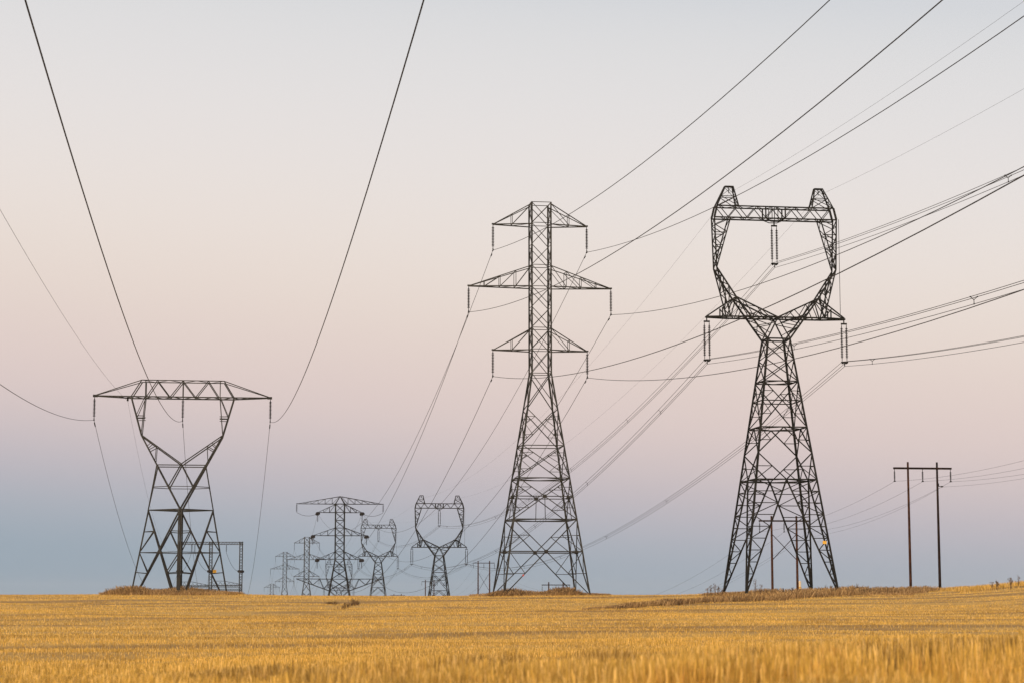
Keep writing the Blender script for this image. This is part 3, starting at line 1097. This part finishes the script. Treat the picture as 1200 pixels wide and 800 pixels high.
# ---- wooden two-pole structures
def pole_pair(Xc, Y, top, sp, arm_half, drop, label, brace, ins_len, wood=(M_WOOD, M_WOOD2), r=.2, bracket=False, group='wooden two-pole structures', vary=1.0):
    z0 = float(ground(Xc, Y)) - .1
    root = empty('wooden_pole_pair', (Xc, Y, z0), LINE)
    tag(root, label, 'utility pole', group)
    H = top - z0
    for s, mt in ((-1, wood[0]), (1, wood[1])):
        zl = float(ground(Xc + s * sp / 2, Y)) - z0 - .3
        MB().tube([(s * sp / 2, 0, zl + (H - zl) * t) for t in (0, .25, .5, .75, 1)], [r * (1.1 - .35 * t) for t in (0, .25, .5, .75, 1)], 12).build('pole', mt, root)
    ha = H - drop
    m = MB()
    for dy in (-.22, .22):
        m.bar((-arm_half, dy, ha), (arm_half, dy, ha), .1, .28)
    m.build('crossarm', M_WOOD2, root)
    if brace:
        m = MB()
        z1, z2 = ha - brace[0], ha - brace[1]
        m.bar((-sp / 2, -.1, z1), (sp / 2, -.1, z2), .12); m.bar((-sp / 2, .1, z2), (sp / 2, .1, z1), .12)
        m.build('cross_brace', M_WOOD2, root)
    att = {}
    for k, x in ((-1, -arm_half + .12), (0, 0.0), (1, arm_half - .12)):
        m = MB()
        m.bar((x, -.2, ha), (x, .2, ha), .06)
        m.bar((x, 0, ha), (x, 0, ha - .4), .07)
        disc_string(m, (x, 0, ha - .35), ins_len, .17 * vary, 8)
        so = m.build('insulator_string', M_INS, root)
        clamp(MB(), (x, 0, ha - .35 - ins_len)).build('clamp', M_STEEL2, so)
        att[k] = V(x, 0, ha - .5 - ins_len)
    if bracket:
        m = MB()
        z = ha - 2.7
        m.bar((sp / 2 + .15, 0, z), (sp / 2 + .75, 0, z), .1)
        m.bar((sp / 2 + .2, 0, z), (sp / 2 + .2, 0, z + .45), .1)
        m.bar((sp / 2 + .75, -.3, z - .05), (sp / 2 + .75, .3, z - .05), .18)
        m.build('wire_bracket', M_STEEL2, root)
        att['c'] = V(sp / 2 + .75, 0, z - .1)
    return root, att


def wpt(root, p):
    """a point of a tower in world coordinates"""
    c, s = math.cos(root.rotation_euler.z), math.sin(root.rotation_euler.z)
    L = root.location
    return V(L[0] + p[0] * c - p[1] * s, L[1] + p[0] * s + p[1] * c, L[2] + p[2])


tA, attA = flat_tower()
tB, attB = six_arm_tower()
tC, attC, pkC = window_tower()
tH, attH = dead_end_tower()


def place(src, X, Y, label, skip=('warning_plate',), dz=-.2, first=False):
    if first:
        o = src
        for ch in [c for c in bpy.data.objects if c.parent == o and c.name.split('.')[0] in skip]:
            bpy.data.objects.remove(ch)
    else:
        o = copy_tree(src, None, skip)
    o.location = (X, Y, float(ground(X, Y)) + dz)
    o['label'] = label
    return o


TH = 1.15
proto_win, _, _ = window_tower()
TH = 1.7
proto_six, _ = six_arm_tower()
TH = 1.0
far_win = [place(proto_win, xat(u, 690, Y), Y, lab, first=k == 0) for k, (u, Y, lab) in enumerate((
    (514.5, 656, 'distant window-topped lattice tower just left of the tall six-armed tower'),
    (443.0, 914, 'smaller distant window-topped lattice tower right of the pointed dead-end tower'),
    (397.0, 1220, 'faint far window-topped tower showing behind the legs of the pointed dead-end tower')))]
far_six = [place(proto_six, xat(u, 690, Y), Y, lab, first=k == 0) for k, (u, Y, lab) in enumerate((
    (359.0, 1012, 'distant six-armed lattice tower close on the left of the pointed dead-end tower'),
    (333.5, 1348, 'second smaller distant six-armed tower left of the pointed dead-end tower'),
    (318.5, 1672, 'tiny farthest six-armed tower whose top just clears the field crest')))]

tD, attD = pole_pair(D_X, D_Y, hgt(541, D_Y), 4.6, 4.55, .95, 'two tall bare wooden poles joined by a crossarm at the right', None, 1.5, bracket=True)
pp_far = []
for u, Y, vt, sp, ah, lab, br in (
        (920.0, 392, 604, 4.9, 4.9, 'wooden pole pair with cross brace seen through the window-topped tower legs', (2.5, 7.5)),
        (651.5, 692, 681.5, 4.9, 4.8, 'low distant wooden pole pair between the legs of the tall six-armed tower', None),
        (567.0, 871, 656.5, 4.9, 4.6, 'brown wooden pole pair with cross brace just left of the six-armed tower feet', (4, 12)),
        (503.5, 1170, 679, 4.9, 4.6, 'far wooden pole pair at the feet of the distant window-topped tower', None),
        (466.0, 1390, 695.3, 4.9, 5.0, 'farthest wooden pole pair with only its tops above the field crest', None)):
    pp_far.append(pole_pair(xat(u, 690, Y), Y, hgt(vt, Y), sp, ah, .95, lab, br, 1.6, wood=(M_WOOD, M_WOOD), r=.2 + Y * .00012))


# ---- line terminal portal behind the flat-topped tower
def portal():
    Y = 640.0
    X = xat(246.5, 680, Y)
    S = Y / F / math.cos(PITCH)
    z0 = float(ground(X, Y)) - .2
    root = empty('substation_portal', (X, Y, z0), 0.0)
    tag(root, 'grey lattice portal frame of a substation behind the legs of the flat-topped tower', 'portal frame')
    h = lambda v: hgt(v, Y) - z0
    def truss(p, q, a, wch, n, up):
        m = MB()
        p, q = V(*p), V(*q)
        o1, o2 = (V(a, 0, 0), V(0, a, 0)) if up else (V(0, a, 0), V(0, 0, a))
        cs = [(-.5, -.5), (.5, -.5), (.5, .5), (-.5, .5)]
        cp = [o1 * i + o2 * j for i, j in cs]
        for i in range(4):
            m.bar(p + cp[i], q + cp[i], wch)
            m.zig(p + cp[i], q + cp[i], p + cp[(i + 1) % 4], q + cp[(i + 1) % 4], n, wch * .6)
        return m
    xs = [-35.5 * S, 0, 35.0 * S]
    for x in xs:
        truss((x, 0, 0), (x, 0, h(634)), .85, .17, 40, True).build('column', M_STEEL, root)
        m = MB()
        for dy in (-1, 1):
            for dx in (-.3, .3):
                disc_string(m, (x + dx, dy * .6, h(669)), 2.6, .42, 8, axis=(0, dy, 0))
        m.build('strain_insulators', M_INS, root)
    truss((xs[0] - .6, 0, h(636)), (xs[2] + .6, 0, h(636)), .75, .15, 40, False).build('top_beam', M_STEEL, root)
    for v in (686.5, 690.5):
        truss((xs[0] - .6, 1.2, h(v)), (xs[2] + .3, 1.2, h(v)), .5, .13, 36, False).build('lower_beam', M_STEEL, root)
    m = MB()
    for x0, x1 in ((xs[0] + 3.5, xs[0]), (xs[1] + 4.8, xs[2] - .5), (xs[1] - 5, xs[1] - .4)):
        disc_string(m, (x0, 0, h(637)), 2.6, .2, 8)
    m.build('insulator_string', M_INS, root)
    for x0, x1 in ((xs[0] + 3.5, xs[0] + .3), (xs[1] + 4.8, xs[2] - .5), (xs[1] - 5, xs[1] - .4)):
        z0_, z1_ = h(637) - 2.6, h(669)
        MB().tube([(x0 + (x1 - x0) * t, 0, z0_ + (z1_ - z0_) * (1 - (1 - t) ** 2)) for t in np.linspace(0, 1, 10)], .05).build('jumper_cable', M_WIRE, root)
    m = MB()                                    # low gable frames of the switchyard behind
    for x0, x1, v in ((-3.2 * S, 32 * S, 680), (-40 * S, -6 * S, 681)):
        m.bar((x0, 9, h(v)), (x1 * .4 + x0 * .6, 9, h(v)), .14); m.bar((x1 * .4 + x0 * .6, 9, h(v)), (x1, 9, h(v + 4)), .14)
        m.zig((x0, 9, h(v)), (x1, 9, h(v + 4)), (x0, 9, h(v + 5)), (x1, 9, h(v + 5)), 14, .1)
        m.bar((x0, 9, 0), (x0, 9, h(v)), .16); m.bar((x1, 9, 0), (x1, 9, h(v + 4)), .16)
        m.bar((x0, 9, h(v + 5)), (x1, 9, h(v + 5)), .14)
    m.build('bus_frame', M_STEEL, root)
    return root, [V(x, -3.2, h(669)) for x in xs]


tM, attM = portal()

# ------------------------------------------------------------------ wires
DIRV = V(-.14, 1, 0) / math.hypot(.14, 1)


def back_span(P, a, b, L, n=44):
    """from L metres behind (towards and past the viewer) to the clamp P"""
    out = []
    for i in range(n):
        s = -L * (1 - i / n)
        out.append(P + DIRV * s + V(0, 0, a * s + b * s * s))
    return out


def span(P, Q, b, n=36):
    """parabolic wire between two clamps, b = half weight over tension"""
    d = Q - P
    L = math.hypot(d[0], d[1])
    return [P + d * t + V(0, 0, -b * (t * L) * (L - t * L)) for t in (i / n for i in range(n + 1))]


def polyline(back, pts, bs, n=36):
    out = list(back)
    for P, Q, b in zip(pts, pts[1:], bs):
        out += span(P, Q, b, n)[(1 if len(out) and np.allclose(out[-1], P) else 0):]
    return out


def dampers(parent, P, Q, first, r):
    """small dumb-bell vibration dampers hung on the wire next to the clamp"""
    d = (Q - P) / np.linalg.norm(Q - P)
    for s in first:
        c = P + d * s + V(0, 0, -.10)
        m = MB().bar(c - d * .28, c + d * .28, .04)
        m.bar(c - d * .34, c - d * .16, .13); m.bar(c + d * .16, c + d * .34, .13)
        m.bar(c, c + V(0, 0, .10), .05)
        m.build('vibration_damper', M_STEEL2, parent)


def wire(name, pts, r, label, group, cat='power line'):
    o = MB().tube(pts, r, 5).build(name, M_WIRE, None)
    tag(o, label, cat, group)
    return o


# flat-topped line
gA = 'conductors of the flat-topped tower line'
mA = {-1: (.0941, 2.95e-4, 'left'), 0: (.0963, 3.06e-4, 'middle'), 1: (.0936, 3.39e-4, 'right')}
labA = {-1: 'black power line sagging in low from the left edge to the flat-topped tower',
        0: 'thick black power line falling from the top left corner to the flat-topped tower',
        1: 'thick black power line swooping from top centre-left to the flat-topped tower right tip'}
for k in (-1, 0, 1):
    P = wpt(tA, attA[k])
    Q = wpt(tM, attM[k + 1])
    bk = back_span(P, mA[k][0], mA[k][1], 300)
    pts = polyline(bk, [P, Q], [4.2e-4])
    o = wire('conductor_cable', pts, .027, labA[k], gA)
    f_ = span(P, Q, 4.2e-4)
    dampers(o, f_[0], f_[1], (1.3, 2.2), .03)
P = wpt(tA, attA['e'])
Q = wpt(tM, V(-10, 0, hgt(634, 640) - tM.location.z))
wire('earth_wire', polyline(back_span(P, .0513, 1.71e-4, 300), [P, Q], [2.6e-4]), .012,
     'thin grey earth wire reaching the flat-topped tower from the left', 'earth wires', 'earth wire')

# six-armed line
cB = {(0, -1): (.1309, 4.0e-4), (1, -1): (.1287, 3.91e-4), (0, 1): (.1342, 4.23e-4), (1, 1): (.1308, 4.43e-4),
      (2, -1): (.1266, 3.91e-4), (2, 1): (.1285, 3.97e-4)}
words = {0: 'top', 1: 'middle', 2: 'lowest'}
for (tier, side), (a, b) in cB.items():
    P = wpt(tB, attB[(tier, side)])
    far = [wpt(tH, attH[(tier, side)])] + [wpt(o, attB[(tier, side)]) for o in far_six]
    pts = polyline(back_span(P, a, b, 300), [P] + far, [3.75e-4, 3.6e-4, 3.6e-4, 3.6e-4], 30)
    sd = 'left' if side < 0 else 'right'
    o = wire('conductor_cable', pts, .032, f'black power line hung from the {sd} {words[tier]} arm of the six-armed tower',
             'conductors of the six-armed tower line')
    f_ = span(P, far[0], 3.75e-4)
    dampers(o, f_[0], f_[1], (1.5,), .03)

# window-topped line: bundles of three wires with spacers
cC = {-1: (.0837, 2.58e-4, 'left end'), 0: (.0837, 2.91e-4, 'middle'), 1: (.0905, 3.31e-4, 'right end')}
tri = [V(-.28, 0, .25), V(.28, 0, .25), V(0, 0, -.33)]
for k, (a, b, nm) in cC.items():
    P = wpt(tC, attC[k])
    far = [wpt(o, attC[k]) for o in far_win]
    ch = polyline(back_span(P, a, b, 300), [P] + far, [2.35e-4, 2.5e-4, 2.5e-4], 30)
    root = empty('conductor_bundle', tuple(P), 0)
    tag(root, f'bundle of three thin power lines hung from the {nm} insulators of the window-topped tower', 'power line',
        'conductor bundles of the window-topped tower line')
    for t in tri:
        MB().tube([p + t - P for p in ch], .027, 5).build('subconductor', M_WIRE, root)
    acc = np.cumsum([0] + [np.linalg.norm(ch[i + 1] - ch[i]) for i in range(len(ch) - 1)])
    ip = int(np.argmin([np.linalg.norm(p - P) for p in ch]))
    sp_ = MB()
    for off in np.concatenate([np.arange(-285, -10, 52) + 14 * k, np.arange(38 + 10 * k, 440, 58)]):
        s0 = acc[ip] + off
        p = V(*[np.interp(s0, acc, [c[i] for c in ch]) for i in range(3)]) - P
        m = MB()
        for i in range(3):
            m.bar(p, p + tri[i] * 1.05, .05)
            m.bar(p + tri[i] + V(0, -.1, 0), p + tri[i] + V(0, .1, 0), .08)
        m.build('spacer', M_STEEL2, root)
for side, a, nm in ((-1, .060, 'left'), (1, .061, 'right')):
    P = wpt(tC, pkC[side])
    far = [wpt(o, pkC[side]) for o in far_win]
    wire('earth_wire', polyline(back_span(P, a, 2.5e-4, 300), [P] + far, [1.9e-4] * 3, 30), .011,
         f'faint thin earth wire strung over the {nm} peak of the window-topped tower', 'earth wires', 'earth wire')

# wooden pole line
for k, nm in ((-1, 'left end'), (0, 'middle'), (1, 'right end')):
    P = wpt(tD, attD[k])
    far = [wpt(r_, a_[k]) for r_, a_ in pp_far]
    pts = polyline(back_span(P, .040, 7.0e-4, 120, 20), [P] + far, [8.6e-4, 4.0e-4, 4.0e-4, 4.0e-4, 4.0e-4], 24)
    wire('conductor_cable', pts, .016, f'thin power line hung from the {nm} insulator of the right wooden poles', 'wires of the wooden pole line')
P = wpt(tD, attD['c'])
far = [wpt(r_, a_[1]) + V(-.8, 0, -1.0) for r_, a_ in pp_far]
wire('communication_cable', polyline(back_span(P, .040, 7.0e-4, 120, 20), [P] + far, [8.6e-4, 4.0e-4, 4.0e-4, 4.0e-4, 4.0e-4], 24), .014,
     'thin cable clamped to a bracket halfway down the black right wooden pole', 'wires of the wooden pole line')

# ------------------------------------------------------------------ small things
X = xat(937.5, 690, 262)
Zg = float(ground(X, 262))
mp_ = empty('marker_post', (X, 262, Zg), .2)
tag(mp_, 'short cream marker post beside the pole seen through the window-topped tower', 'marker post')
MB().tube([(0, 0, -.2), (0, 0, 1.75), (0, 0, 1.82)], [.16, .16, .06], 10).build('post', M_CREAM, mp_)
MB().tube([(0, 0, .9), (0, 0, 1.05)], [.167, .167], 10).build('reflective_band', M_ORANGE, mp_)

# ------------------------------------------------------------------ evening haze
HAZE = 0.4e-4
if HAZE:
    hx, hy0, hy1, hz0, hz1 = 7100, -400, 9100, -200, 62
    m = MB()
    m.v = [V(x, y, z) for z in (hz0, hz1) for x, y in ((-hx, hy0), (hx, hy0), (hx, hy1), (-hx, hy1))]
    m.f = [(3, 2, 1, 0), (4, 5, 6, 7), (0, 1, 5, 4), (1, 2, 6, 5), (2, 3, 7, 6), (3, 0, 4, 7)]
    hm = bpy.data.materials.new('haze_air')
    hm.use_nodes = True
    n, l = hm.node_tree.nodes, hm.node_tree.links
    n.remove(n['Principled BSDF'])
    pv = n.new('ShaderNodeVolumePrincipled')
    pv.inputs['Color'].default_value = (.85, .88, .95, 1)
    pv.inputs['Density'].default_value = HAZE
    l.new(pv.outputs[0], n['Material Output'].inputs['Volume'])
    ho = m.build('haze', hm, None)
    ho['kind'] = 'stuff'
    ho['label'] = 'thin evening haze lying over the field and the far towers'
    ho['category'] = 'haze'
